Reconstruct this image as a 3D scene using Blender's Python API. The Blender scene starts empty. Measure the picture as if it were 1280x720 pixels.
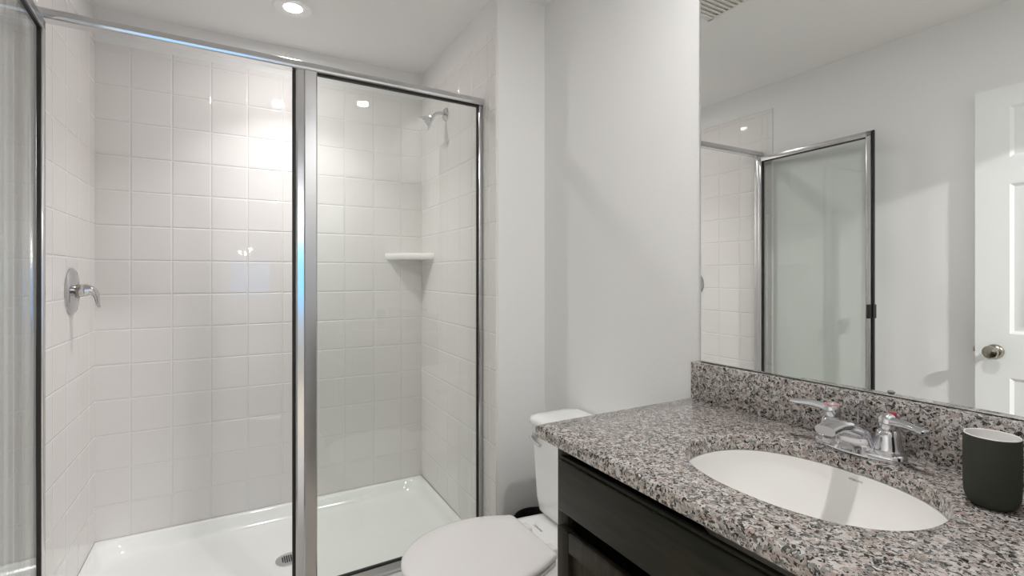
import bpy, bmesh, math, random
from mathutils import Vector, Matrix
random.seed(7)
PI = math.pi
C = bpy.context.scene.collection

# ---------------------------------------------------------------- camera
CZ = 1.26
cd = bpy.data.cameras.new('camera')
cd.sensor_width = 36.0; cd.lens = 614/1280*36.0
cd.shift_y = -15.7/1280; cd.clip_start = 0.02; cd.clip_end = 50
cam = bpy.data.objects.new('camera', cd); C.objects.link(cam)
cam.location = (0, 0, CZ); cam.rotation_euler = (PI/2, 0, math.radians(-29.42))
bpy.context.scene.camera = cam
# ---------------------------------------------------------------- world, exposure
w = bpy.data.worlds.new('world'); bpy.context.scene.world = w; w.use_nodes = True
w.node_tree.nodes['Background'].inputs[0].default_value = (.55, .72, 1, 1)
w.node_tree.nodes['Background'].inputs[1].default_value = 1.0
vs = bpy.context.scene.view_settings
vs.view_transform = 'Standard'; vs.look = 'None'; vs.gamma = 1; vs.use_curve_mapping = False
vs.exposure = 0.20
SHOWER_LAMP = 270.0
SHOWER_W = 3.9
ROOM_W = 8.5
FILL_W = 72.0
ROOM_LAMP = 120.0
WINDOW = 2.4
BULB = 130.0
FILL_LAMP = 40.0
cy = bpy.context.scene.cycles
cy.max_bounces = 16; cy.diffuse_bounces = 8; cy.glossy_bounces = 8
cy.transparent_max_bounces = 24; cy.caustics_reflective = False
cy.sample_clamp_indirect = 6.0

# ---------------------------------------------------------------- materials
def new_mat(name):
    m = bpy.data.materials.new(name); m.use_nodes = True
    nt = m.node_tree; return m, nt, nt.nodes['Principled BSDF']
def N(nt, t, **k):
    n = nt.nodes.new(t)
    for a, b in k.items(): setattr(n, a, b)
    return n
def math_n(nt, op, a, b=None, c=None):
    n = N(nt, 'ShaderNodeMath', operation=op)
    for i, v in enumerate((a, b, c)):
        if v is None: continue
        if isinstance(v, (int, float)): n.inputs[i].default_value = v
        else: nt.links.new(v, n.inputs[i])
    return n.outputs[0]
def simple(name, col, rough=.5, metal=0.0, coat=0.0, bump=None, spec=.5):
    m, nt, p = new_mat(name)
    p.inputs['Base Color'].default_value = (*col, 1)
    p.inputs['Roughness'].default_value = rough
    p.inputs['Metallic'].default_value = metal
    p.inputs['Specular IOR Level'].default_value = spec
    if coat: p.inputs['Coat Weight'].default_value = coat; p.inputs['Coat Roughness'].default_value = .03
    g = N(nt, 'ShaderNodeNewGeometry'); no = N(nt, 'ShaderNodeTexNoise')
    nt.links.new(g.outputs['Position'], no.inputs['Vector'])
    sc, st, di = bump if bump else (40, .02, .0005)
    no.inputs['Scale'].default_value = sc; no.inputs['Detail'].default_value = 3
    b = N(nt, 'ShaderNodeBump'); b.inputs['Strength'].default_value = st; b.inputs['Distance'].default_value = di
    nt.links.new(no.outputs['Fac'], b.inputs['Height']); nt.links.new(b.outputs[0], p.inputs['Normal'])
    return m
M = {}
M['paint'] = simple('wall_paint', (.80, .80, .795), .65, bump=(170, .28, .0015))
M['ceiling'] = simple('ceiling_paint', (.82, .82, .815), .8, bump=(120, .3, .0015))
M['trim'] = simple('white_trim', (.84, .84, .84), .35)
M['doorpaint'] = simple('door_paint', (.85, .86, .86), .35, bump=(60, .05, .0005))
M['chrome'] = simple('chrome', (.64, .64, .66), .05, 1.0)
M['satin'] = simple('satin_aluminium', (.68, .68, .69), .16, 1.0)
M['shower_metal'] = simple('shower_chrome', (.60, .60, .615), .09, 1.0)
M['nickel'] = simple('satin_nickel', (.42, .39, .33), .22, 1.0)
M['rubber'] = simple('black_gasket', (.012, .010, .010), .5)
M['dark'] = simple('dark_void', (.01, .01, .009), .8)
M['porcelain'] = simple('white_porcelain', (.86, .86, .85), .06)
M['sinkglaze'] = simple('sink_glaze', (.87, .86, .84), .08)
M['seat'] = simple('seat_plastic', (.82, .79, .785), .22)
M['acrylic'] = simple('pan_acrylic', (.83, .84, .82), .12, bump=(6, .03, .002))
M['white'] = simple('white_ceramic', (.86, .85, .84), .1)
M['plastic'] = simple('white_plastic', (.74, .74, .70), .4)
M['bin'] = simple('black_plastic', (.012, .012, .012), .4)
M['cup'] = simple('cup_grey_green', (.037, .040, .030), .75, bump=(400, .1, .0004), spec=.25)
M['red'] = simple('red_marker', (.45, .01, .02), .3)
M['pink'] = simple('faded_red_ring', (.55, .20, .19), .3)
M['blue'] = simple('blue_marker', (.05, .12, .5), .3)
M['ink'] = simple('grey_print', (.28, .27, .25), .5)
M['carpet'] = simple('beige_carpet', (.52, .47, .40), .95, bump=(300, .6, .004))
M['drainhole'] = simple('drain_hole', (.03, .03, .03), .6)

def emis(name, col, st):
    m = bpy.data.materials.new(name); m.use_nodes = True; nt = m.node_tree
    nt.nodes.remove(nt.nodes['Principled BSDF'])
    e = N(nt, 'ShaderNodeEmission'); e.inputs[0].default_value = (*col, 1); e.inputs[1].default_value = st
    nt.links.new(e.outputs[0], nt.nodes['Material Output'].inputs[0]); return m
M['lens_shower'] = emis('shower_lamp_lens', (1, .97, .945), SHOWER_LAMP)
M['lens_room'] = emis('room_lamp_lens', (1, .975, .95), ROOM_LAMP)
M['lens_fill'] = emis('fill_lamp_lens', (1, .98, .96), FILL_LAMP)  # glow of the added fill light behind the doorway
M['bulb'] = emis('bulb_glow', (1, .96, .9), BULB)
M['daylight'] = emis('daylight_pane', (.17, .52, 1.0), WINDOW)

def glass_mat():
    m = bpy.data.materials.new('clear_glass'); m.use_nodes = True; nt = m.node_tree
    nt.nodes.remove(nt.nodes['Principled BSDF'])
    t = N(nt, 'ShaderNodeBsdfTransparent'); t.inputs[0].default_value = (.962, .978, .966, 1)
    g = N(nt, 'ShaderNodeBsdfGlossy'); g.inputs['Roughness'].default_value = 0.0
    g.inputs[0].default_value = (1, 1, 1, 1)
    f = N(nt, 'ShaderNodeFresnel'); 
    ge = N(nt, 'ShaderNodeNewGeometry')          # same reflectance on entering and leaving the thin sheet
    nt.links.new(math_n(nt, 'MULTIPLY_ADD', ge.outputs['Backfacing'], 1/1.45-1.45, 1.45), f.inputs[0])
    x = N(nt, 'ShaderNodeMixShader')
    nt.links.new(f.outputs[0], x.inputs[0]); nt.links.new(t.outputs[0], x.inputs[1]); nt.links.new(g.outputs[0], x.inputs[2])
    nt.links.new(x.outputs[0], nt.nodes['Material Output'].inputs[0]); return m
M['glass'] = glass_mat()
def mirror_mat():
    m, nt, p = new_mat('silvered_glass')
    p.inputs['Base Color'].default_value = (.93, .948, .936, 1); p.inputs['Metallic'].default_value = 1
    p.inputs['Roughness'].default_value = 0.0; return m
M['mirror'] = mirror_mat()

TP = .1545; TX0 = -.409; TY0 = 1.886; TZ0 = CZ+.685
def tile_mat(name, axis, off):
    m, nt, p = new_mat(name)
    g = N(nt, 'ShaderNodeNewGeometry'); s = N(nt, 'ShaderNodeSeparateXYZ'); nt.links.new(g.outputs['Position'], s.inputs[0])
    def edge(sock, o):
        a = math_n(nt, 'DIVIDE', math_n(nt, 'SUBTRACT', sock, o-50*TP), TP)
        fr = math_n(nt, 'FRACT', a)
        d = math_n(nt, 'MINIMUM', fr, math_n(nt, 'SUBTRACT', 1.0, fr))
        cell = math_n(nt, 'FLOOR', a)
        return math_n(nt, 'MULTIPLY', d, TP), cell
    du, cu = edge(s.outputs[axis], off)
    dv, cv = edge(s.outputs['Z'], TZ0)
    d = math_n(nt, 'MINIMUM', du, dv)
    mr = N(nt, 'ShaderNodeMapRange', interpolation_type='SMOOTHSTEP'); nt.links.new(d, mr.inputs[0])
    mr.inputs[1].default_value = .0008; mr.inputs[2].default_value = .0055
    gm = N(nt, 'ShaderNodeMapRange'); nt.links.new(d, gm.inputs[0])
    gm.inputs[1].default_value = .0011; gm.inputs[2].default_value = .0019
    # slight value change tile to tile
    cb = N(nt, 'ShaderNodeCombineXYZ'); nt.links.new(cu, cb.inputs[0]); nt.links.new(cv, cb.inputs[1])
    wn = N(nt, 'ShaderNodeTexWhiteNoise'); nt.links.new(cb.outputs[0], wn.inputs['Vector'])
    cr = N(nt, 'ShaderNodeMapRange'); nt.links.new(wn.outputs['Value'], cr.inputs[0])
    cr.inputs[3].default_value = .975; cr.inputs[4].default_value = 1.0
    mixc = N(nt, 'ShaderNodeMix', data_type='RGBA'); nt.links.new(gm.outputs[0], mixc.inputs[0])
    mixc.inputs[6].default_value = (.775, .76, .745, 1); mixc.inputs[7].default_value = (.775, .75, .738, 1)
    hs = N(nt, 'ShaderNodeHueSaturation'); nt.links.new(mixc.outputs[2], hs.inputs['Color']); nt.links.new(cr.outputs[0], hs.inputs['Value'])
    nt.links.new(hs.outputs[0], p.inputs['Base Color'])
    ro = N(nt, 'ShaderNodeMapRange'); nt.links.new(gm.outputs[0], ro.inputs[0])
    ro.inputs[3].default_value = .5; ro.inputs[4].default_value = .035; nt.links.new(ro.outputs[0], p.inputs['Roughness'])
    no = N(nt, 'ShaderNodeTexNoise'); no.inputs['Scale'].default_value = 5; no.inputs['Detail'].default_value = 1
    nt.links.new(g.outputs['Position'], no.inputs['Vector'])
    # each tile set at its own tiny tilt
    h = math_n(nt, 'ADD', math_n(nt, 'MULTIPLY', mr.outputs[0], .0016), math_n(nt, 'MULTIPLY', no.outputs['Fac'], .0007))
    b = N(nt, 'ShaderNodeBump'); b.inputs['Strength'].default_value = .9; b.inputs['Distance'].default_value = 1.0
    nt.links.new(h, b.inputs['Height']); nt.links.new(b.outputs[0], p.inputs['Normal'])
    return m
M['tile_back'] = tile_mat('glazed_tile_back', 'X', TX0)
M['tile_side'] = tile_mat('glazed_tile_side', 'Y', TY0)

def granite():
    m, nt, p = new_mat('speckled_granite')
    g = N(nt, 'ShaderNodeNewGeometry')
    wp = N(nt, 'ShaderNodeTexNoise'); wp.inputs['Scale'].default_value = 110; wp.inputs['Detail'].default_value = 4
    nt.links.new(g.outputs['Position'], wp.inputs['Vector'])
    vm = N(nt, 'ShaderNodeVectorMath', operation='MULTIPLY_ADD')
    nt.links.new(wp.outputs['Color'], vm.inputs[0]); vm.inputs[1].default_value = (.017,)*3
    nt.links.new(g.outputs['Position'], vm.inputs[2])
    def vor(scale, ofs=0.0):
        a = N(nt, 'ShaderNodeVectorMath', operation='ADD'); nt.links.new(vm.outputs[0], a.inputs[0]); a.inputs[1].default_value = (ofs,)*3
        v = N(nt, 'ShaderNodeTexVoronoi'); v.inputs['Scale'].default_value = scale; v.inputs['Randomness'].default_value = 1
        nt.links.new(a.outputs[0], v.inputs['Vector'])
        s = N(nt, 'ShaderNodeSeparateColor'); nt.links.new(v.outputs['Color'], s.inputs[0]); return s
    def ramp(sock, stops, interp='CONSTANT'):
        r = N(nt, 'ShaderNodeValToRGB'); r.color_ramp.interpolation = interp
        e = r.color_ramp.elements
        while len(e) < len(stops): e.new(.5)
        for k, (pos, col) in enumerate(stops): e[k].position = pos; e[k].color = (*col, 1)
        nt.links.new(sock, r.inputs[0]); return r.outputs[0]
    v1 = vor(165)
    base = ramp(v1.outputs[0], [(0, (.44, .40, .375)), (.18, (.52, .48, .46)), (.34, (.30, .285, .27)), (.46, (.38, .31, .275)), (.58, (.56, .53, .51)), (.74, (.22, .215, .205)), (.86, (.41, .34, .30)), (.95, (.62, .60, .58))])
    v2 = vor(240, 3.1)
    m2 = ramp(v2.outputs[1], [(0, (1, 1, 1)), (.22, (0, 0, 0))])
    dk = ramp(v2.outputs[0], [(0, (.022, .021, .020)), (.45, (.07, .068, .062)), (.7, (.13, .125, .115))])
    mx = N(nt, 'ShaderNodeMix', data_type='RGBA'); nt.links.new(m2, mx.inputs[0]); nt.links.new(base, mx.inputs[6]); nt.links.new(dk, mx.inputs[7])
    v3 = vor(420, 7.7)
    m3 = ramp(v3.outputs[2], [(0, (1, 1, 1)), (.10, (0, 0, 0))])
    mx2 = N(nt, 'ShaderNodeMix', data_type='RGBA'); nt.links.new(m3, mx2.inputs[0]); nt.links.new(mx.outputs[2], mx2.inputs[6]); mx2.inputs[7].default_value = (.05, .048, .045, 1)
    nt.links.new(mx2.outputs[2], p.inputs['Base Color'])
    p.inputs['Roughness'].default_value = .10
    nb = N(nt, 'ShaderNodeTexNoise'); nb.inputs['Scale'].default_value = 90; nt.links.new(g.outputs['Position'], nb.inputs['Vector'])
    b = N(nt, 'ShaderNodeBump'); b.inputs['Strength'].default_value = .12; b.inputs['Distance'].default_value = .001
    nt.links.new(nb.outputs['Fac'], b.inputs['Height']); nt.links.new(b.outputs[0], p.inputs['Normal'])
    return m
M['granite'] = granite()

def wood(name, c1, c2, rough, grain_axis='Y'):
    m, nt, p = new_mat(name)
    g = N(nt, 'ShaderNodeNewGeometry'); mp = N(nt, 'ShaderNodeMapping'); nt.links.new(g.outputs['Position'], mp.inputs[0])
    mp.inputs['Scale'].default_value = (14, 1.4, 14) if grain_axis == 'Y' else (14, 14, 1.4)
    no = N(nt, 'ShaderNodeTexNoise'); no.inputs['Scale'].default_value = 3.2; no.inputs['Detail'].default_value = 8; no.inputs['Distortion'].default_value = 1.4
    nt.links.new(mp.outputs[0], no.inputs['Vector'])
    r = N(nt, 'ShaderNodeValToRGB'); nt.links.new(no.outputs['Fac'], r.inputs[0])
    r.color_ramp.elements[0].position = .35; r.color_ramp.elements[0].color = (*c1, 1)
    r.color_ramp.elements[1].position = .65; r.color_ramp.elements[1].color = (*c2, 1)
    nt.links.new(r.outputs[0], p.inputs['Base Color']); p.inputs['Roughness'].default_value = rough; p.inputs['Specular IOR Level'].default_value = .2
    b = N(nt, 'ShaderNodeBump'); b.inputs['Strength'].default_value = .15; b.inputs['Distance'].default_value = .0008
    nt.links.new(no.outputs['Fac'], b.inputs['Height']); nt.links.new(b.outputs[0], p.inputs['Normal'])
    return m
M['espresso'] = wood('espresso_wood', (.008, .0085, .0045), (.020, .019, .011), .30)
M['espresso_v'] = wood('espresso_wood_upright', (.014, .012, .008), (.036, .029, .020), .36, 'Z')

def floor_mat():
    m, nt, p = new_mat('floor_tile')
    g = N(nt, 'ShaderNodeNewGeometry')
    br = N(nt, 'ShaderNodeTexBrick'); br.offset = 0; nt.links.new(g.outputs['Position'], br.inputs['Vector'])
    br.inputs['Scale'].default_value = 1.0; br.inputs['Brick Width'].default_value = .33; br.inputs['Row Height'].default_value = .33
    br.inputs['Mortar Size'].default_value = .004
    br.inputs['Color1'].default_value = (.55, .50, .44, 1); br.inputs['Color2'].default_value = (.58, .53, .47, 1); br.inputs['Mortar'].default_value = (.35, .32, .28, 1)
    nt.links.new(br.outputs['Color'], p.inputs['Base Color']); p.inputs['Roughness'].default_value = .35
    return m
M['floor'] = floor_mat()

# ---------------------------------------------------------------- mesh helpers
def BM(): return bmesh.new()
def box(bm, lo, hi, bev=0.0, seg=2, xf=None):
    lo = Vector(lo); hi = Vector(hi)
    r = bmesh.ops.create_cube(bm, size=1.0); vs_ = r['verts']
    for v in vs_:
        v.co = Vector((lo[i] + (v.co[i]+.5)*(hi[i]-lo[i]) for i in range(3)))
    if bev > 0:
        ed = list({e for v in vs_ for e in v.link_edges})
        rr = bmesh.ops.bevel(bm, geom=ed, offset=bev, segments=seg, profile=.5, affect='EDGES')
        vs_ = rr['verts'] if rr['verts'] else vs_
        vs_ = list({v for f in rr['faces'] for v in f.verts} | {v for v in vs_ if v.is_valid})
    if xf:
        allv = set(v for v in vs_ if v.is_valid)
        # include connected verts
        stack = list(allv)
        while stack:
            v = stack.pop()
            for e in v.link_edges:
                o = e.other_vert(v)
                if o not in allv: allv.add(o); stack.append(o)
        for v in allv: v.co = xf(v.co)
def loft(bm, rings, cap0=True, cap1=True, closed=True, torus=False):
    R = [[bm.verts.new(p) for p in ring] for ring in rings]
    n = len(R[0]); K = len(R)
    for k in range(K if torus else K-1):
        a, b = R[k], R[(k+1) % K]
        for i in range(n if closed else n-1):
            j = (i+1) % n
            try: bm.faces.new((a[i], a[j], b[j], b[i]))
            except ValueError: pass
    if not torus:
        if cap0: bm.faces.new(list(reversed(R[0])))
        if cap1: bm.faces.new(R[-1])
    return R
def ell(cx, cy, z, a, b, n=48, e=2.0, ax='Z'):
    out = []
    for i in range(n):
        t = 2*PI*i/n; c_, s_ = math.cos(t), math.sin(t)
        x = a*math.copysign(abs(c_)**(2/e), c_); y = b*math.copysign(abs(s_)**(2/e), s_)
        out.append(Vector((cx+x, cy+y, z)))
    return out
def tube(bm, pts, rad, n=16, flat=None):
    """swept tube; flat = list of (ru, rv) or None"""
    pts = [Vector(p) for p in pts]; rings = []
    up = Vector((0, 0, 1))
    prev = None
    for k, p in enumerate(pts):
        t = (pts[min(k+1, len(pts)-1)]-pts[max(k-1, 0)]).normalized()
        if prev is None:
            a = t.cross(up)
            if a.length < .05: a = t.cross(Vector((0, 1, 0)))
            a.normalize()
        else:
            a = (prev - t*prev.dot(t)).normalized()
        prev = a; b = t.cross(a).normalized()
        ru, rv = (rad[k], rad[k]) if flat is None else flat[k]
        rings.append([p + a*(ru*math.cos(2*PI*i/n)) + b*(rv*math.sin(2*PI*i/n)) for i in range(n)])
    loft(bm, rings)
def smooth_path(pts, n=6):
    """Catmull-Rom"""
    P = [Vector(p) for p in pts]; P = [P[0]*2-P[1]] + P + [P[-1]*2-P[-2]]; out = []
    for k in range(1, len(P)-2):
        for i in range(n):
            t = i/n
            out.append(.5*((2*P[k]) + (-P[k-1]+P[k+1])*t + (2*P[k-1]-5*P[k]+4*P[k+1]-P[k+2])*t*t + (-P[k-1]+3*P[k]-3*P[k+1]+P[k+2])*t**3))
    out.append(P[-2]); return out
def lerp_list(vals, n):
    out = []
    for k in range(len(vals)-1):
        for i in range(n): out.append(vals[k]+(vals[k+1]-vals[k])*i/n)
    out.append(vals[-1]); return out
def lathe(bm, prof, origin=(0, 0, 0), axis='Z', n=40, cap0=True, cap1=True):
    """prof: (r, h) list; axis Z, X, -X, or a Vector"""
    ax = {'Z': Vector((0, 0, 1)), 'X': Vector((1, 0, 0)), '-X': Vector((-1, 0, 0)), '-Z': Vector((0, 0, -1)), 'Y': Vector((0, 1, 0))}.get(axis, axis) if isinstance(axis, str) else Vector(axis).normalized()
    a = ax.cross(Vector((0, 1, 0)));
    if a.length < .1: a = ax.cross(Vector((1, 0, 0)))
    a.normalize(); b = ax.cross(a)
    o = Vector(origin)
    rings = [[o+ax*h+a*(r*math.cos(2*PI*i/n))+b*(r*math.sin(2*PI*i/n)) for i in range(n)] for r, h in prof]
    loft(bm, rings, cap0, cap1)
WLOC = {}
def finish(bm, name, mat, sharp=32):
    bmesh.ops.recalc_face_normals(bm, faces=bm.faces)
    bm.normal_update()
    for f in bm.faces: f.smooth = True
    lim = math.radians(sharp)
    for e in bm.edges:
        if len(e.link_faces) == 2:
            if e.calc_face_angle(0) > lim: e.smooth = False
        else: e.smooth = False
    me = bpy.data.meshes.new(name); bm.to_mesh(me); bm.free()
    for m in (mat if isinstance(mat, (list, tuple)) else [mat]): me.materials.append(m)
    return me
def obj(name, bm, mat, parent=None, label=None, origin=None, sharp=32):
    if origin is None:
        xs = [v.co for v in bm.verts]
        lo = [min(v[i] for v in xs) for i in range(3)]; hi = [max(v[i] for v in xs) for i in range(3)]
        origin = Vector(((lo[0]+hi[0])/2, (lo[1]+hi[1])/2, lo[2]))
    origin = Vector(origin)
    for v in bm.verts: v.co -= origin
    o = bpy.data.objects.new(name, finish(bm, name, mat, sharp)); C.objects.link(o)
    if parent is not None:
        o.parent = parent; o.location = origin - WLOC[parent.name]
    else: o.location = origin
    WLOC[o.name] = origin
    if label: o['label'] = label
    return o
def tag(o, label, cat, group=None):
    o['label'] = label; o['category'] = cat
    if group: o['group'] = group
    return o
def thing(name, label, cat, loc, group=None):
    o = bpy.data.objects.new(name, None); C.objects.link(o); o.empty_display_size = .05
    o.location = loc; WLOC[o.name] = Vector(loc); return tag(o, label, cat, group)
def struct(name, bm, mat, parent=None, label=None):
    o = obj(name, bm, mat, parent, label)
    if parent is None: o['kind'] = 'structure'
    return o

# ---------------------------------------------------------------- key planes
XL = -.533      # tiled face, left shower wall
XLD = -.541     # painted left wall
YB = 2.761      # tiled face, back shower wall
XW = 1.178      # mirror wall
YW = 1.80      # wing wall face
YT = 1.82       # tile edge on the left wall
CEIL = 2.435
TTOP = 2.284
YE = .03        # entry wall, room side
def xr(y): return .951 - .013*(YB-y)/(YB-YW)      # right tiled face

# floor / ceiling
b = BM(); box(b, (-.75, -.10, -.06), (1.35, 3.0, 0)); struct('floor', b, M['floor'])
b = BM(); box(b, (-.75, -.10, CEIL), (1.35, 3.0, CEIL+.1)); struct('ceiling', b, M['ceiling'])
# walls
b = BM(); box(b, (-.75, YB+.008, 0), (1.35, YB+.15, CEIL)); struct('wall_back', b, M['paint'])
b = BM(); box(b, (XLD-.15, -.09, 0), (XLD, YB+.008, CEIL)); struct('wall_left', b, M['paint'])
b = BM(); box(b, (XW, -.09, 0), (XW+.15, YW+.12, CEIL)); struct('wall_right', b, M['paint'])
# wing wall beside the shower (solid between shower and mirror wall)
b = BM()
pts = [(xr(YW)+.008, YW+.004), (xr(YW)+.012, YW), (XW+.15, YW), (XW+.15, YB+.01), (xr(YB)+.008, YB+.01)]
loft(b, [[Vector((x, y, z)) for x, y in pts] for z in (0, CEIL)]); struct('wall_wing', b, M['paint'])
# entry wall with door opening
b = BM()
box(b, (XLD, -.09, 0), (-.50, YE, CEIL)); box(b, (.36, -.09, 0), (XW, YE, CEIL)); box(b, (-.50, -.09, 2.07), (.36, YE, CEIL))
struct('wall_front', b, M['paint'])
# tile cladding
b = BM(); box(b, (XL-.006, YB, .07), (xr(YB)+.006, YB+.0085, TTOP), .0015); struct('wall_back_tiles', b, M['tile_back'])
b = BM()
prof = [(XLD-.001, YT), (XL-.003, YT), (XL-.001, YT+.002), (XL, YT+.006), (XL, YB+.006), (XLD-.001, YB+.006)]
loft(b, [[Vector((x, y, z)) for x, y in prof] for z in (.07, TTOP-.004)] + [[Vector((min(x, XL-.003), y, TTOP)) for x, y in prof]]); struct('wall_left_tiles', b, M['tile_side'])
b = BM()
def rp(y, d=0): return (xr(y)+d, y)
prof = [rp(YW+.002, .0085), rp(YW+.002, .003), rp(YW+.004, .001), rp(YW+.008), rp(YB+.006), rp(YB+.006, .0085)]
loft(b, [[Vector((x, y, z)) for x, y in prof] for z in (.07, TTOP)]); struct('wall_right_tiles', b, M['tile_side'])
# raised grout joint where the bullnose column meets the field tile
for nm, x0, x1 in (('trim_1', XL-.002, XL+.0012), ('trim_2', xr(1.84)-.0012, xr(1.84)+.002)):
    b = BM(); box(b, (x0, 1.856, .09), (x1, 1.8575, TTOP-.002)); struct(nm, b, M['plastic'])
# baseboards
b = BM(); box(b, (xr(YW)+.014, YW-.012, 0), (XW, YW, .085), .002); struct('baseboard_wing', b, M['trim'])
b = BM(); box(b, (XW-.012, .99, 0), (XW, YW-.012, .085), .002); struct('baseboard_right', b, M['trim'])
b = BM(); box(b, (XLD, .9, 0), (XLD+.012, YT, .085), .002); struct('baseboard_left', b, M['trim'])
# door casing and jambs
b = BM(); box(b, (-.50, -.10, 0), (-.485, YE+.01, 2.07), .002); box(b, (.345, -.10, 0), (.36, YE+.01, 2.07), .002); box(b, (-.485, -.10, 2.055), (.345, YE+.01, 2.07), .002)
struct('trim_3', b, M['trim'])
b = BM(); box(b, (.352, YE, 0), (.41, YE+.012, 2.12), .003); struct('trim_4', b, M['trim'])

# ---------------------------------------------------------------- the room behind the camera (light comes through the doorway)
b = BM(); box(b, (-2.2, -4.6, -.06), (2.4, -.10, -.002)); struct('floor_bedroom', b, M['carpet'])
b = BM(); box(b, (-2.2, -4.6, CEIL), (2.4, -.10, CEIL+.1)); struct('ceiling_bedroom', b, M['ceiling'])
b = BM(); box(b, (-2.3, -4.6, 0), (-2.2, -.09, CEIL)); struct('wall_bedroom_left', b, M['paint'])
b = BM(); box(b, (2.4, -4.6, 0), (2.5, -.09, CEIL)); struct('wall_bedroom_right', b, M['paint'])
b = BM(); box(b, (-2.2, -.12, 0), (XLD-.15, -.09, CEIL)); box(b, (XLD-.15, -.12, 0), (-.50, -.09, CEIL)); box(b, (.36, -.12, 0), (2.4, -.09, CEIL)); box(b, (-.5, -.12, 2.07), (.36, -.09, CEIL))
struct('wall_bedroom_front', b, M['paint'])
WX0, WX1, WZ0, WZ1 = -.95, .75, .75, 2.05
b = BM(); box(b, (-2.2, -4.7, 0), (2.4, -4.6, WZ0)); box(b, (-2.2, -4.7, WZ1), (2.4, -4.6, CEIL)); box(b, (-2.2, -4.7, WZ0), (WX0, -4.6, WZ1)); box(b, (WX1, -4.7, WZ0), (2.4, -4.6, WZ1))
struct('wall_bedroom_back', b, M['paint'])
b = BM()
for lo, hi in (((WX0, -4.68, WZ0), (WX0+.05, -4.6, WZ1)), ((WX1-.05, -4.68, WZ0), (WX1, -4.6, WZ1)), ((WX0, -4.68, WZ0), (WX1, -4.6, WZ0+.05)), ((WX0, -4.68, WZ1-.05), (WX1, -4.6, WZ1)), ((WX0, -4.67, 1.37), (WX1, -4.62, 1.41)), ((-.12, -4.67, WZ0), (-.08, -4.62, WZ1))):
    box(b, lo, hi, .003)
wf = struct('window_1', b, M['trim'])
b = BM(); box(b, (WX0+.02, -4.69, WZ0+.02), (WX1-.02, -4.683, WZ1-.02)); pane = obj('pane', b, M['daylight'], wf)

# bedroom pendant with three bulbs (seen only as three glints in the tiles)
t = thing('pendant_light', 'three-bulb ceiling light hanging in the bedroom behind the doorway', 'ceiling light', (-.27, -1.95, CEIL))
b = BM(); lathe(b, [(.05, 0), (.05, .015), (.02, .03), (.008, .035), (.008, .40), (.04, .42), (.04, .46), (.01, .48)], (-.27, -1.95, CEIL), '-Z'); obj('stem', b, M['nickel'], t)
for ax_, az in ((-.10, .0), (.03, -.02), (.12, .06)):
    b = BM(); lathe(b, [(.004, 0), (.02, .01), (.028, .03), (.02, .05), (.004, .058)], (-.27+ax_, -1.95, 1.92+az), '-Z', 20); obj('bulb', b, M['bulb'], t)
# recessed lamps; the bedroom one is an added fill light
def downlight(name, x, y, mat, label, grp=None, r=.056, watts=10, spread=180):
    t = thing(name, label, 'ceiling light', (x, y, CEIL), grp)
    k = r/.056
    b = BM(); lathe(b, [(.036*k, .003), (.038*k, .0055), (.062*k, .0075), (.076*k, .008), (.081*k, .004), (.081*k, 0)], (x, y, CEIL), '-Z', 56, False, False); obj('trim_ring', b, M['trim'], t)
    b = BM(); lathe(b, [(.037*k, .0006), (.036*k, .003), (.025*k, .0042), (.012*k, .0046)], (x, y, CEIL), '-Z', 48); obj('lens', b, mat, t, 'glowing white lens')
    ld = bpy.data.lights.new('lamp', 'AREA'); ld.shape = 'DISK'; ld.size = 1.15*r; ld.energy = watts; ld.color = (1, .986, .975); ld.spread = math.radians(spread)
    lo = bpy.data.objects.new('lamp', ld); C.objects.link(lo); lo.parent = t; lo.location = (0, 0, -.016)
    return t
downlight('recessed_light', .221, 2.345, M['lens_shower'], 'round recessed ceiling light glowing above the shower stall', watts=SHOWER_W, spread=100)
downlight('recessed_light', .83, .46, M['lens_room'], 'round recessed ceiling light above the vanity, seen only mirrored in the glass and tiles', watts=ROOM_W, spread=180)
downlight('recessed_light', .6, -1.2, M['lens_fill'], 'added unseen fill light on the bedroom ceiling behind the doorway', r=.12, watts=FILL_W)  # added out of view to lift the ambient light through the doorway

# exhaust grille on the ceiling
gx0, gx1, gy0, gy1 = .455, .74, 1.20, 1.50
t = thing('ceiling_vent', 'white louvered exhaust grille on the ceiling, reflected at the top corner of the mirror', 'vent', ((gx0+gx1)/2, (gy0+gy1)/2, CEIL))
b = BM()
for lo, hi in (((gx0, gy0, CEIL-.022), (gx0+.012, gy1, CEIL)), ((gx1-.012, gy0, CEIL-.022), (gx1, gy1, CEIL)), ((gx0, gy0, CEIL-.022), (gx1, gy0+.02, CEIL)), ((gx0, gy1-.03, CEIL-.022), (gx1, gy1, CEIL))):
    box(b, lo, hi, .003)
box(b, (gx0+.005, gy0+.005, CEIL-.013), (gx1-.005, gy1-.005, CEIL-.001))
obj('frame', b, M['plastic'], t)
y = gy0+.03
while y < gy1-.045:
    b = BM()
    loft(b, [[Vector((x, y, CEIL-.022)), Vector((x, y+.012, CEIL-.022)), Vector((x, y+.018, CEIL-.006)), Vector((x, y+.014, CEIL-.006))] for x in (gx0+.011, gx1-.011)])
    obj('slat', b, M['plastic'], t); y += .024

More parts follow.
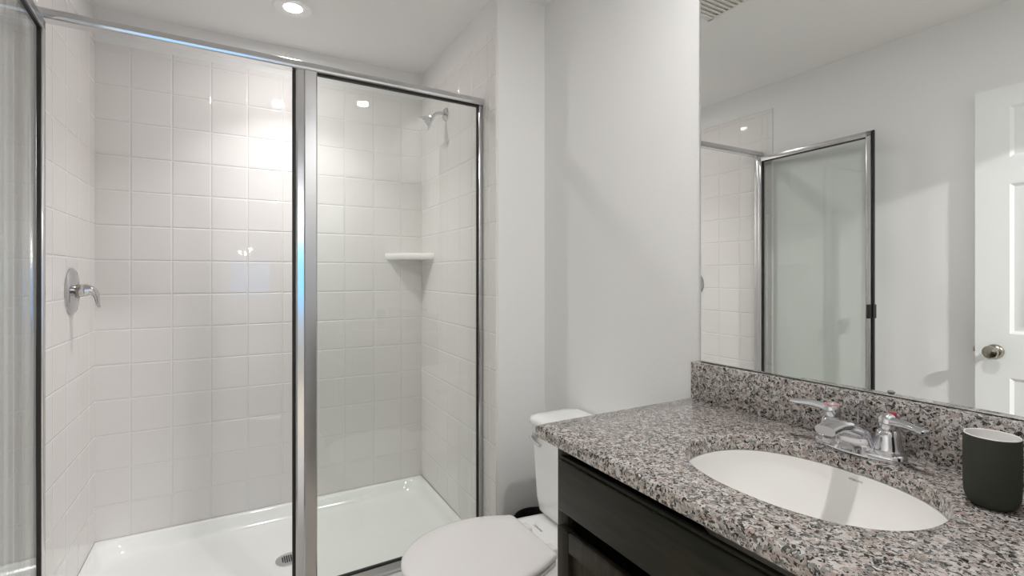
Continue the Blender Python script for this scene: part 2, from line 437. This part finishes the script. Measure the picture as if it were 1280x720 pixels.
# ---------------------------------------------------------------- shower pan
PX0, PX1, PY0, PY1 = XL, .944, 1.865, YB
def rrect(x0, x1, y0, y1, r, z, n=10):
    out = []
    for cx, cy_, a0 in ((x1-r, y1-r, 0), (x0+r, y1-r, PI/2), (x0+r, y0+r, PI), (x1-r, y0+r, 1.5*PI)):
        for i in range(n+1):
            a = a0 + PI/2*i/n; out.append(Vector((cx+r*math.cos(a), cy_+r*math.sin(a), z)))
    return out
t = thing('shower_pan', 'white acrylic shower pan with raised rim filling the tiled stall', 'shower pan', ((PX0+PX1)/2, (PY0+PY1)/2, 0))
b = BM()
RZ = .091
def inner(e, r, z): return rrect(PX0+.020+e, PX1-.020-e, PY0+.095+e, PY1-.020-e, r, z)
rings = [rrect(PX0, PX1, PY0, PY1, .004, 0), rrect(PX0, PX1, PY0, PY1, .004, RZ-.002), rrect(PX0+.002, PX1-.002, PY0+.004, PY1-.002, .006, RZ+.004),
         rrect(PX0+.012, PX1-.012, PY0+.03, PY1-.012, .04, RZ+.003), inner(-.002, .085, RZ+.001), inner(.002, .087, RZ-.004), inner(.010, .09, RZ-.022), inner(.020, .095, RZ-.042), inner(.028, .10, RZ-.051), inner(.038, .105, RZ-.056), inner(.055, .11, RZ-.058), inner(.2, .12, RZ-.062), rrect(.15, .27, 2.29, 2.41, .05, RZ-.066)]
loft(b, rings)
obj('basin', b, M['acrylic'], t, sharp=50)
dcx, dcy, dz = .205, 2.335, RZ-.0655
b = BM(); lathe(b, [(.054, -.004), (.054, .003), (.050, .005), (.01, .0045)], (dcx, dcy, dz), 'Z', 40); dr = obj('drain', b, M['satin'], t, 'round chrome drain strainer')
b = BM()
for i in range(-4, 5):
    for j in range(-4, 5):
        x, y = i*.0085, j*.0085
        if x*x+y*y < .034**2: box(b, (dcx+x-.0028, dcy+y-.0028, dz+.0042), (dcx+x+.0028, dcy+y+.0028, dz+.0054))
obj('drain_holes', b, M['drainhole'], dr)

# ---------------------------------------------------------------- shower enclosure
EA = Vector((XL, 1.898, 0)); EB = Vector((xr(1.935), 1.935, 0)); ED = (EB-EA).normalized(); EN = Vector((-ED.y, ED.x, 0)); EL = (EB-EA).length
def E(p): return EA + ED*p[0] + EN*p[1] + Vector((0, 0, p[2]))
en = thing('shower_enclosure', 'chrome framed clear glass shower enclosure with one fixed panel and an open hinged door', 'shower enclosure', E((EL/2, 0, 0.095)))
HZ0, HZ1 = 1.997, 2.031
def extr(bm, prof, u0, u1):
    """prof (v,z) swept along u"""
    loft(bm, [[E((u, v, z)) for v, z in prof] for u in (u0, u1)])
b = BM()
hp = [(-.018, HZ0), (.020, HZ0), (.020, HZ1-.006)]
for i in range(9):
    a = PI/2*i/8
    hp.append((-.004-.018*math.sin(a)+.0, HZ1-.016+.016*math.cos(a)))
hp += [(-.024, HZ0+.010), (-.022, HZ0+.003)]
hp.insert(3, (.014, HZ1))
extr(b, hp, .001, EL-.001)
obj('header', b, M['satin'], en, sharp=25)
b = BM(); extr(b, [(-.022, .097), (.022, .097), (.022, .120), (.012, .128), (-.010, .128), (-.022, .108)], .001, EL-.001); obj('bottom_track', b, M['satin'], en, sharp=25)
b = BM(); box(b, (.001, -.016, .12), (.036, .016, HZ0), .002, xf=E); obj('hinge_jamb', b, M['satin'], en)
b = BM(); box(b, (EL-.020, -.012, .12), (EL-.001, .014, HZ0), .003, xf=E); obj('wall_jamb', b, M['satin'], en)
# centre post: bevelled strike side and flat face
b = BM()
pu0, pu1 = .722, .793
pp = [(pu0, .012), (pu0, -.010), (pu0+.006, -.014), (pu0+.026, -.0165), (pu0+.030, -.021), (pu1-.004, -.021), (pu1, -.017), (pu1, .018), (pu0+.02, .018)]
loft(b, [[E((u, v, z)) for u, v in pp] for z in (.12, HZ0)])
obj('center_post', b, M['satin'], en, sharp=12)
b = BM(); box(b, (pu0-.010, -.006, .125), (pu0, .010, HZ0-.002), .001, xf=E); obj('strike_seal', b, M['rubber'], en, 'black magnetic strip')
# fixed pane
b = BM(); box(b, (pu1-.008, -.003, .122), (EL-.014, .003, HZ0+.004), xf=E); fp = obj('fixed_pane', b, M['glass'], en)
b = BM(); g0, g1, z0, z1 = pu1, EL-.020, .128, HZ0
for lo, hi in (((g0, -.005, z0), (g0+.0015, .005, z1)), ((g1-.006, -.005, z0), (g1, .005, z1)), ((g0, -.006, z1-.006), (g1, .006, z1)), ((g0, -.006, z0), (g1, .006, z0+.006))):
    box(b, lo, hi, xf=E)
obj('gasket', b, M['rubber'], fp, 'black rubber glazing strip')
# door, swung open towards the camera
DH = Vector((-.482, 1.875, 0)); DD = Vector((.061, -1, 0)).normalized(); DNN = Vector((-DD.y, DD.x, 0))
def D(p): return DH + DD*p[0] + DNN*p[1] + Vector((0, 0, p[2]))
DW = .634; dz0, dz1 = .140, 1.985
b = BM()
box(b, (0, -.011, dz0), (.026, .011, dz1), .002, xf=D); box(b, (DW-.024, -.011, dz0), (DW, .011, dz1), .002, xf=D)
box(b, (.0, -.011, dz1-.028), (DW, .011, dz1), .002, xf=D); box(b, (.0, -.011, dz0), (DW, .011, dz0+.028), .002, xf=D)
dr = obj('door_frame', b, M['satin'], en, 'door frame swung open into the room')
b = BM(); box(b, (.020, -.003, dz0+.02), (DW-.018, .003, dz1-.02), xf=D); obj('door_pane', b, M['glass'], dr)
b = BM()
box(b, (.026, -.0075, dz0+.028), (.0335, .0075, dz1-.028), xf=D); box(b, (DW-.0265, -.0075, dz0+.028), (DW-.024, .0075, dz1-.028), xf=D)
box(b, (.0335, -.0075, dz1-.0325), (DW-.0265, .0075, dz1-.028), xf=D); box(b, (.0335, -.0075, dz0+.028), (DW-.0265, .0075, dz0+.033), xf=D)
obj('gasket', b, M['rubber'], dr, 'black rubber glazing strip')
b = BM(); box(b, (DW, -.008, dz0), (DW+.007, .006, dz1), .001, xf=D); box(b, (DW+.007, -.004, dz0), (DW+.012, .011, dz1), .001, xf=D); obj('magnet_strip', b, [M['rubber']], dr, 'black magnetic strip on the free edge')
b = BM()
box(b, (DW-.012, .011, 1.045), (DW+.006, .030, 1.115), .003, xf=D); box(b, (DW-.012, -.030, 1.045), (DW+.006, -.011, 1.115), .003, xf=D)
obj('door_pull', b, M['rubber'], dr, 'small dark pull on the free edge')

# ---------------------------------------------------------------- corner shelf
b = BM()
cxr = xr(2.65)
def shelf_ring(z, e):
    A = Vector((.735+e, YB-.001, z)); Bp = Vector((cxr-.001, 2.545+e, z)); out = [Vector((cxr-.001, YB-.001, z))]
    out.append(A); mid = (A+Bp)/2; nrm = Vector((-1, -1, 0)).normalized()
    for i in range(1, 12):
        s = i/12; p = A.lerp(Bp, s) + nrm*(.010*math.sin(PI*s)); out.append(p)
    out.append(Bp); return out
loft(b, [shelf_ring(1.348, .016), shelf_ring(1.354, .004), shelf_ring(1.362, 0), shelf_ring(1.376, 0), shelf_ring(1.383, .003), shelf_ring(1.384, .010), shelf_ring(1.378, .018)])
tag(obj('corner_shelf', b, M['white']), 'white ceramic corner shelf in the back right corner of the shower', 'shelf')

# ---------------------------------------------------------------- shower head
sy, sz = 2.368, 2.088; sx = xr(sy)
t = thing('shower_sprayer', 'chrome shower head on a short bent arm high on the tiled wall', 'shower head', (sx, sy, sz))
b = BM(); lathe(b, [(.033, 0), (.033, .003), (.028, .010), (.014, .014)], (sx, sy, sz), '-X', 36); obj('wall_flange', b, M['shower_metal'], t)
P_ = smooth_path([(sx, sy, sz), (sx-.03, sy, sz+.002), (sx-.055, sy-.001, sz-.006), (sx-.078, sy-.002, sz-.028)], 6)
b = BM(); tube(b, P_, [.0085]*len(P_), 18); obj('arm', b, M['shower_metal'], t)
hd = Vector((-.74, -.06, -.67)).normalized(); ho = Vector(P_[-1])
b = BM(); lathe(b, [(.010, -.006), (.014, -.002), (.0145, .006), (.012, .010), (.020, .020), (.030, .038), (.0365, .056), (.038, .062), (.036, .066)], ho, hd, 36); hobj = obj('head', b, M['shower_metal'], t)
b = BM(); lathe(b, [(.034, 0), (.032, .0015)], ho+hd*.066, hd, 36); obj('spray_face', b, M['satin'], hobj)

# ---------------------------------------------------------------- shower valve
vy, vz = 2.405, 1.20
t = thing('shower_valve', 'round chrome shower valve with curved lever on the left tiled wall', 'shower valve', (XL, vy, vz))
b = BM(); lathe(b, [(.088, 0), (.088, .004), (.082, .009), (.060, .013), (.036, .015), (.030, .018)], (XL, vy, vz), 'X', 56); obj('escutcheon', b, M['shower_metal'], t)
b = BM(); lathe(b, [(.026, .012), (.026, .024), (.023, .026)], (XL, vy, vz), 'X', 32); obj('collar', b, M['nickel'], t)
b = BM()
P_ = smooth_path([(XL+.024, vy, vz+.002), (XL+.042, vy, vz+.004), (XL+.060, vy, vz+.002), (XL+.073, vy, vz-.016), (XL+.078, vy, vz-.045), (XL+.083, vy, vz-.062)], 6)
F_ = list(zip(lerp_list([.024, .025, .022, .017, .013, .012], 6), lerp_list([.024, .023, .017, .010, .006, .004], 6)))
tube(b, P_, None, 24, flat=F_); obj('lever', b, M['shower_metal'], t, sharp=50)

# ---------------------------------------------------------------- toilet
TY = 1.365
tt = thing('toilet', 'white two-piece toilet with closed seat beside the vanity', 'toilet', (.85, TY, 0))
def egg(x0, x1, w, z, wb=None, xc=None, n=22, back_r=.02, cy_=TY):
    """front at x0 (rounded), back at x1 (straight with soft corners); w half width"""
    xc = xc if xc is not None else x0+(x1-x0)*.60; wb = wb or w*.76
    pts = []
    def hw(x):
        if x < xc: return w*math.sqrt(max(0, 1-((xc-x)/(xc-x0))**2.15))
        return w-(w-wb)*((x-xc)/(x1-xc))**2
    xs = [x0+(xc-x0)*(1-math.cos(PI/2*i/n)) for i in range(n+1)] + [xc+(x1-back_r-xc)*i/8 for i in range(1, 9)]
    up = [(x, hw(x)) for x in xs]
    wl = up[-1][1]
    up += [(x1-back_r+back_r*math.sin(a), wl-back_r*(1-math.cos(a))) for a in (PI/8, PI/4, 3*PI/8, PI/2)]
    pts = [Vector((x-.014, cy_+h, z*.970)) for x, h in up] + [Vector((x-.014, cy_-h, z*.970)) for x, h in reversed(up[1:])]
    return pts
# bowl and pedestal
b = BM()
rb = [egg(.60, 1.06, .105, 0, .10, .75), egg(.59, 1.06, .108, .02, .10, .75), egg(.60, 1.05, .098, .10, .095, .74), egg(.57, 1.05, .105, .20, .10, .72),
      egg(.50, 1.06, .145, .29, .115, .68), egg(.455, 1.08, .175, .345, .125, .67), egg(.442, 1.09, .188, .375, .14, .68), egg(.440, 1.10, .190, .388, .145, .68), egg(.446, 1.095, .184, .394, .14, .68), egg(.48, 1.09, .16, .395, .13, .68)]
loft(b, rb); obj('bowl', b, M['porcelain'], tt, sharp=45)
# seat ring and lid
b = BM(); loft(b, [egg(.436, .858, .187, .396, .134, .68), egg(.433, .862, .190, .400, .136, .68), egg(.433, .862, .190, .409, .136, .68), egg(.437, .858, .186, .413, .133, .68)]); obj('seat', b, M['seat'], tt, sharp=45)
b = BM(); loft(b, [egg(.434, .862, .191, .4165, .134, .68), egg(.430, .866, .195, .420, .136, .68), egg(.430, .866, .195, .427, .136, .68), egg(.434, .862, .191, .4325, .133, .68), egg(.445, .854, .182, .4355, .126, .68), egg(.50, .82, .14, .4375, .10, .69)]); obj('seat_lid', b, M['seat'], tt, sharp=45)
for s in (-1, 1):
    b = BM(); box(b, (.838, TY+s*.075-.022, .382), (.881, TY+s*.075+.022, .405), .006, 3); obj('seat_hinge', b, M['seat'], tt)
# tank
b = BM()
def tr(x0, x1, hw, r, z): return rrect(x0, x1, TY-hw, TY+hw, r, z, 6)
loft(b, [tr(1.0, 1.155, .155, .03, .381), tr(.985, 1.16, .170, .035, .388), tr(.972, 1.164, .182, .038, .402), tr(.965, 1.166, .187, .036, .45), tr(.955, 1.168, .200, .032, .716)])
obj('tank', b, M['porcelain'], tt, sharp=50)
b = BM()
loft(b, [tr(.948, 1.168, .203, .036, .714), tr(.943, 1.170, .207, .045, .718), tr(.943, 1.170, .207, .045, .733), tr(.947, 1.168, .203, .045, .739), tr(.96, 1.14, .19, .04, .7435), tr(1.0, 1.10, .15, .03, .745)])
obj('tank_lid', b, M['porcelain'], tt, sharp=50)
lb = BM(); lathe(lb, [(.013, 0), (.013, .010), (.009, .012), (.008, .020)], (.9565, TY+.155, .672), '-X', 24)
P_ = smooth_path([(.938, TY+.160, .672), (.933, TY+.135, .668), (.931, TY+.10, .664), (.931, TY+.085, .663)], 5)
tube(lb, P_, None, 14, flat=[(.009-.002*i/len(P_), .0055) for i in range(len(P_))]); obj('flush_lever', lb, M['chrome'], tt, 'chrome flush lever')
def text(body, size, mat, parent, loc, rot, name='lettering', spacing=1.0):
    cu = bpy.data.curves.new(name, 'FONT'); cu.body = body; cu.size = size; cu.extrude = .0002; cu.align_x = 'CENTER'; cu.align_y = 'CENTER'
    cu.space_character = spacing
    cu.materials.append(mat)
    tmp = bpy.data.objects.new(name, cu); C.objects.link(tmp); dg = bpy.context.evaluated_depsgraph_get()
    me = bpy.data.meshes.new_from_object(tmp.evaluated_get(dg)); bpy.data.objects.remove(tmp)
    o = bpy.data.objects.new(name, me); C.objects.link(o)
    o.parent = parent; o.location = Vector(loc)-WLOC[parent.name]; o.rotation_euler = rot; return o
text('STERLING', .012, M['ink'], tt, (.915, TY+.075, .3836), (0, 0, -PI/2))

# ---------------------------------------------------------------- waste bin behind the toilet
bx_, by_, bh = 1.06, 1.665, .285
t = thing('waste_bin', 'small round black waste bin on the floor behind the toilet', 'waste bin', (bx_, by_, 0))
b = BM(); lathe(b, [(.080, 0), (.083, .004), (.098, bh-.01), (.101, bh-.004), (.101, bh), (.097, bh), (.094, bh-.01), (.079, .01), (.01, .008)], (bx_, by_, 0), 'Z', 48); obj('bucket', b, M['bin'], t)

# ---------------------------------------------------------------- vanity cabinet
FX = .645; VY0, VY1 = .045, .930; CTZ = .9075; CBZ = CTZ-.030
vc = thing('vanity_cabinet', 'dark espresso wooden vanity cabinet under the granite countertop', 'cabinet', ((FX+XW)/2, (VY0+VY1)/2, 0))
b = BM()
box(b, (FX+.018, VY1-.016, .0), (XW-.002, VY1, CBZ-.001), .001); box(b, (FX+.018, VY0, .0), (XW-.002, VY0+.016, CBZ-.001), .001)
box(b, (FX+.018, VY0+.016, .10), (XW-.002, VY1-.016, .116)); box(b, (FX+.07, VY0+.016, 0), (FX+.086, VY1-.016, .10))
obj('carcass', b, M['espresso_v'], vc)
b = BM()
box(b, (FX, VY1-.038, .10), (FX+.018, VY1, CBZ-.001), .001); box(b, (FX, VY0, .10), (FX+.018, VY0+.038, CBZ-.001), .001)
box(b, (FX, VY0+.038, .10), (FX+.018, VY1-.038, .135), .001); box(b, (FX+.030, VY0+.038, CBZ-.03), (FX+.038, VY1-.038, CBZ-.001), .001)
box(b, (FX+.001, (VY0+VY1)/2-.02, .135), (FX+.018, (VY0+VY1)/2+.02, .72), .001)
obj('face_frame', b, M['espresso_v'], vc)
b = BM(); box(b, (FX-.018, VY0+.014, .739), (FX-.009, VY1-.026, .852), .003, 3); box(b, (FX-.011, VY0+.012, .735), (FX-.0005, VY1-.024, .858), .002, 2); obj('drawer_front', b, M['espresso'], vc)
mid = (VY0+VY1)/2
for y0, y1 in ((mid+.003, VY1-.024), (VY0+.012, mid-.003)):
    b = BM(); z0, z1 = .125, .703; sw = .040
    box(b, (FX-.018, y1-sw, z0), (FX-.0005, y1, z1), .002); box(b, (FX-.018, y0, z0), (FX-.0005, y0+sw, z1), .002)
    box(b, (FX-.018, y0+sw, z1-.045), (FX-.0005, y1-sw, z1), .004, 3); box(b, (FX-.018, y0+sw, z0), (FX-.0005, y1-sw, z0+.045), .002)
    d_ = obj('door', b, M['espresso_v'], vc)
    b = BM(); box(b, (FX-.005, y0+sw-.004, z0+.041), (FX-.001, y1-sw+.004, z1-.041)); obj('door_panel', b, M['espresso_v'], d_)

# ---------------------------------------------------------------- countertop with undermount cut-out
CX0, CX1, CY0, CY1 = .6197, XW-.001, .034, .986
SCX, SCY, SA, SB = .884, .513, .163, .204
ct = thing('countertop', 'pink and grey speckled granite countertop over the dark vanity', 'countertop', ((CX0+CX1)/2, (CY0+CY1)/2, CBZ))
def hole(e, z, A):
    out = []
    for a in A:
        c_, s_ = math.cos(a), math.sin(a); a_, b_ = SA+e, SB+e; n_ = 2.25
        r = (abs(c_/a_)**n_ + abs(s_/b_)**n_)**(-1/n_); out.append(Vector((SCX+r*c_, SCY+r*s_, z)))
    return out
def rect(e, z, A):
    out = []
    for a in A:
        c_, s_ = math.cos(a), math.sin(a)
        tx = ((CX1-e if c_ > 0 else CX0+e)-SCX)/c_ if abs(c_) > 1e-9 else 1e9
        ty = ((CY1-e if s_ > 0 else CY0+e)-SCY)/s_ if abs(s_) > 1e-9 else 1e9
        r = min(tx, ty); out.append(Vector((SCX+r*c_, SCY+r*s_, z)))
    return out
A = [2*PI*i/120 for i in range(120)]
for cx, cy_ in ((CX0, CY0), (CX0, CY1), (CX1, CY0), (CX1, CY1)): A.append(math.atan2(cy_-SCY, cx-SCX) % (2*PI))
A.sort()
b = BM()
loft(b, [hole(0, CBZ, A), hole(0, CTZ-.004, A), hole(.0012, CTZ-.0012, A), hole(.004, CTZ, A), hole(.02, CTZ, A), rect(.006, CTZ, A), rect(.0018, CTZ-.0018, A), rect(0, CTZ-.006, A), rect(0, CBZ+.005, A), rect(.0015, CBZ+.0015, A), rect(.005, CBZ, A)], torus=True)
obj('slab', b, M['granite'], ct, sharp=40)
b = BM(); box(b, (1.146, CY0, CTZ), (XW-.001, .982, CTZ+.104), .002); obj('backsplash', b, M['granite'], ct, 'upright granite backsplash strip')

# sink
sk = thing('sink', 'white oval undermount sink below the granite cut-out', 'sink', (SCX, SCY, CBZ-.15))
b = BM()
lv = [(.025, -.012), (.025, -.0005), (.004, -.0005), (-.001, -.002), (-.003, -.015), (-.006, -.030), (-.014, -.048), (-.032, -.085), (-.062, -.115), (-.095, -.135), (-.125, -.143)]
R = [hole(e, CBZ+z, A) for e, z in lv]
out = [hole(e+.008, CBZ+z-.008, A) for e, z in reversed(lv[3:])]
loft(b, out+R, cap0=True, cap1=True)
obj('basin', b, M['sinkglaze'], sk, sharp=50)
b = BM(); lathe(b, [(.022, 0), (.022, .002), (.018, .004), (.004, .005)], (SCX, SCY, CBZ-.1435), 'Z', 32); obj('drain_stopper', b, M['chrome'], sk)
text('STERLING', .0052, M['ink'], sk, (SCX+SA-.0035, .500, CBZ-.0135), (math.radians(82), 0, -PI/2), spacing=1.1)

# ---------------------------------------------------------------- faucet
fx, fy, fz = 1.085, .515, CTZ
fc = thing('faucet', 'chrome two-handle faucet standing behind the sink on the granite', 'faucet', (fx, fy, fz))
b = BM()
loft(b, [ell(fx, fy, fz+z, a, b_, 56, 2.6) for a, b_, z in ((.030, .081, 0), (.031, .082, .003), (.0305, .0815, .012), (.028, .079, .016), (.018, .068, .018))])
obj('base_plate', b, M['chrome'], fc, sharp=50)
# spout: wide root rising and reaching over the bowl
b = BM()
path = smooth_path([(fx-.016, 0, fz+.0005), (fx-.010, 0, fz+.022), (fx-.020, 0, fz+.045), (fx-.048, 0, fz+.058), (fx-.084, 0, fz+.0645), (fx-.120, 0, fz+.061)], 6)
wd = lerp_list([.040, .034, .028, .0235, .0205, .0185], 6); th = lerp_list([.020, .017, .015, .0125, .011, .009], 6)
rings = []
for k, p in enumerate(path):
    tg = (path[min(k+1, len(path)-1)]-path[max(k-1, 0)]).normalized(); nn = Vector((-tg.z, 0, tg.x))
    rg = []
    for i in range(28):
        a = 2*PI*i/28; c_, s_ = math.cos(a), math.sin(a); e_ = 2.8
        u = wd[k]*math.copysign(abs(c_)**(2/e_), c_); v = th[k]*math.copysign(abs(s_)**(2/e_), s_)
        rg.append(Vector((p.x, fy+u, p.z)) + nn*v)
    rings.append(rg)
loft(b, rings); obj('spout', b, M['chrome'], fc, sharp=50)
b = BM(); lathe(b, [(.011, 0), (.011, .012), (.009, .013)], (fx-.104, fy, fz+.058), '-Z', 24); obj('aerator', b, M['chrome'], fc)
def handle(y, dirv, markmat, lab):
    b = BM(); lathe(b, [(.0262, .012), (.0262, .021), (.0245, .023), (.0235, .030), (.0200, .048), (.0175, .056), (.012, .060)], (fx, y, fz), 'Z', 32); h = obj('handle', b, M['chrome'], fc, lab, sharp=40)
    b = BM(); lathe(b, [(.0125, .058), (.015, .062), (.0168, .071), (.0155, .081), (.009, .088), (.003, .090)], (fx, y, fz), 'Z', 28); obj('handle_cap', b, M['chrome'], h, sharp=50)
    b = BM(); d = Vector(dirv).normalized(); o = Vector((fx, y, fz+.074))
    P = smooth_path([o-d*.002, o+d*.018+Vector((0, 0, .003)), o+d*.04+Vector((0, 0, .004)), o+d*.065+Vector((0, 0, .002)), o+d*.078+Vector((0, 0, .002))], 6)
    n = len(P); F = [(.0115-.0030*min(1, i/(n*.5)) + (.001 if i > n*.7 else 0), .0090-.0045*i/n) for i in range(n)]
    F[-1] = (F[-1][0]*.6, F[-1][1]*.6)
    tube(b, P, None, 18, flat=F); obj('lever', b, M['chrome'], h, sharp=50)
    return h
hl = handle(fy+.0505, (-.30, .95, .05), M['red'], 'left handle with a red ring')
hr = handle(fy-.0505, (-.38, -.92, 0), M['red'], 'right handle')
b = BM(); lathe(b, [(.0138, .0835), (.0142, .0843), (.0118, .0864), (.0108, .0852)], (fx, fy+.0505, fz), 'Z', 28); obj('ring', b, M['pink'], hl, 'red ring')
b = BM(); box(b, (fx+.006, fy-.0505-.010, fz+.078), (fx+.0145, fy-.0505+.002, fz+.0905), .002); obj('marker', b, M['red'], hr, 'red marker')
b = BM(); tube(b, [(fx+.016, fy+.008, fz+.015), (fx+.016, fy+.008, fz+.092)], [.0022, .0022], 12); lathe(b, [(.002, 0), (.004, .003), (.0075, .010), (.0075, .013), (.005, .0145)], (fx+.016, fy+.008, fz+.088), 'Z', 24)
obj('lift_rod', b, M['chrome'], fc, 'thin lift rod with a round knob')

# ---------------------------------------------------------------- tumbler
ux, uy, ur = 1.009, .294, .0335
t = thing('tumbler', 'matte dark grey tumbler with white inside at the right end of the countertop', 'cup', (ux, uy, CTZ))
b = BM(); lathe(b, [(.018, .0005), (.025, .002), (.030, .008), (.0325, .018), (ur, .04), (ur, .106), (ur-.0008, .108)], (ux, uy, CTZ), 'Z', 64, True, False); obj('outer_shell', b, M['cup'], t, sharp=60)
b = BM(); lathe(b, [(ur-.0008, .108), (ur-.0014, .1092), (ur-.0026, .1087), (ur-.0030, .103), (ur-.0042, .02), (ur-.012, .008), (.004, .006)], (ux, uy, CTZ), 'Z', 64, False, True); obj('inner_liner', b, M['white'], t, 'white inside and rim', sharp=60)

# ---------------------------------------------------------------- wall mirror
my0, my1, mz0, mz1 = .06, .965, CTZ+.1048, 2.085
mr = thing('wall_mirror', 'large frameless rectangular mirror on the wall above the backsplash', 'mirror', (XW-.004, (my0+my1)/2, mz0))
b = BM()
def mf(y): return 1.1722 - .0040*(y-my0)/(my1-my0)      # it leans out a little at its far end
loft(b, [[Vector(p) for p in ((mf(my0), my0, z), (mf(my1), my1, z), (XW-.0006, my1, z), (XW-.0006, my0, z))] for z in (mz0, mz1)])
b.faces.ensure_lookup_table()
bmesh.ops.bevel(b, geom=list(b.edges), offset=.0008, segments=1, affect='EDGES'); obj('mirror_glass', b, M['mirror'], mr)
b = BM(); loft(b, [[Vector(p) for p in ((mf(my0)-.001, my0, z), (mf(my1)-.001, my1, z), (XW-.0007, my1, z), (XW-.0007, my0, z))] for z in (mz0-.0007, mz0+.0007)]); obj('bottom_channel', b, M['dark'], mr, 'thin dark line along the bottom edge')

# ---------------------------------------------------------------- bathroom door, open against the left wall
dfx = -.482; dy0, dy1 = .055, .862; dh = 2.055
dt = thing('door_1', 'white six-panel door', 'door', (dfx-.017, dy0, .01)); del dt['label']; del dt['category']; dt['kind'] = 'structure'
b = BM()
ys = [dy0, .172, .415, .515, .752, dy1]; zs = [.012, .23, .831, 1.016, 1.644, 1.755, 1.97, dh]
G = [[b.verts.new((dfx, y, z)) for z in zs] for y in ys]
pf = []
for i in range(len(ys)-1):
    for j in range(len(zs)-1):
        f = b.faces.new((G[i][j], G[i+1][j], G[i+1][j+1], G[i][j+1]))
        if i in (1, 3) and j in (1, 3, 5): pf.append(f)
b.normal_update()
sgn = 1 if pf[0].normal.x > 0 else -1
bmesh.ops.inset_individual(b, faces=pf, thickness=.012, depth=-.009*1, use_even_offset=True)
bmesh.ops.inset_individual(b, faces=pf, thickness=.014, depth=0)
bmesh.ops.inset_individual(b, faces=pf, thickness=.022, depth=.006)
be = [e for e in b.edges if e.is_boundary]
r = bmesh.ops.extrude_edge_only(b, edges=be); nv = [v for v in r['geom'] if isinstance(v, bmesh.types.BMVert)]
for v in nv: v.co.x = dfx-.035
bmesh.ops.contextual_create(b, geom=[e for e in b.edges if e.is_boundary])
obj('door_leaf', b, M['doorpaint'], dt)
ky, kz = .797, .937
b = BM(); lathe(b, [(.030, 0), (.030, .004), (.024, .010), (.013, .013), (.0115, .030), (.017, .038), (.0255, .048), (.0275, .056), (.024, .065), (.012, .069), (.004, .0695)], (dfx, ky, kz), 'X', 36); obj('door_knob', b, M['nickel'], dt, 'satin nickel knob', sharp=50)
b = BM(); box(b, (dfx-.026, dy1-.001, kz-.028), (dfx-.009, dy1+.0015, kz+.028)); box(b, (dfx-.022, dy1+.001, kz-.010), (dfx-.012, dy1+.010, kz+.010), .002); obj('latch', b, M['nickel'], dt)
for z in (.25, 1.05, 1.85):
    b = BM(); lathe(b, [(.006, 0), (.006, .09)], (dfx-.037, dy0-.004, z), 'Z', 16); obj('hinge', b, M['nickel'], dt)
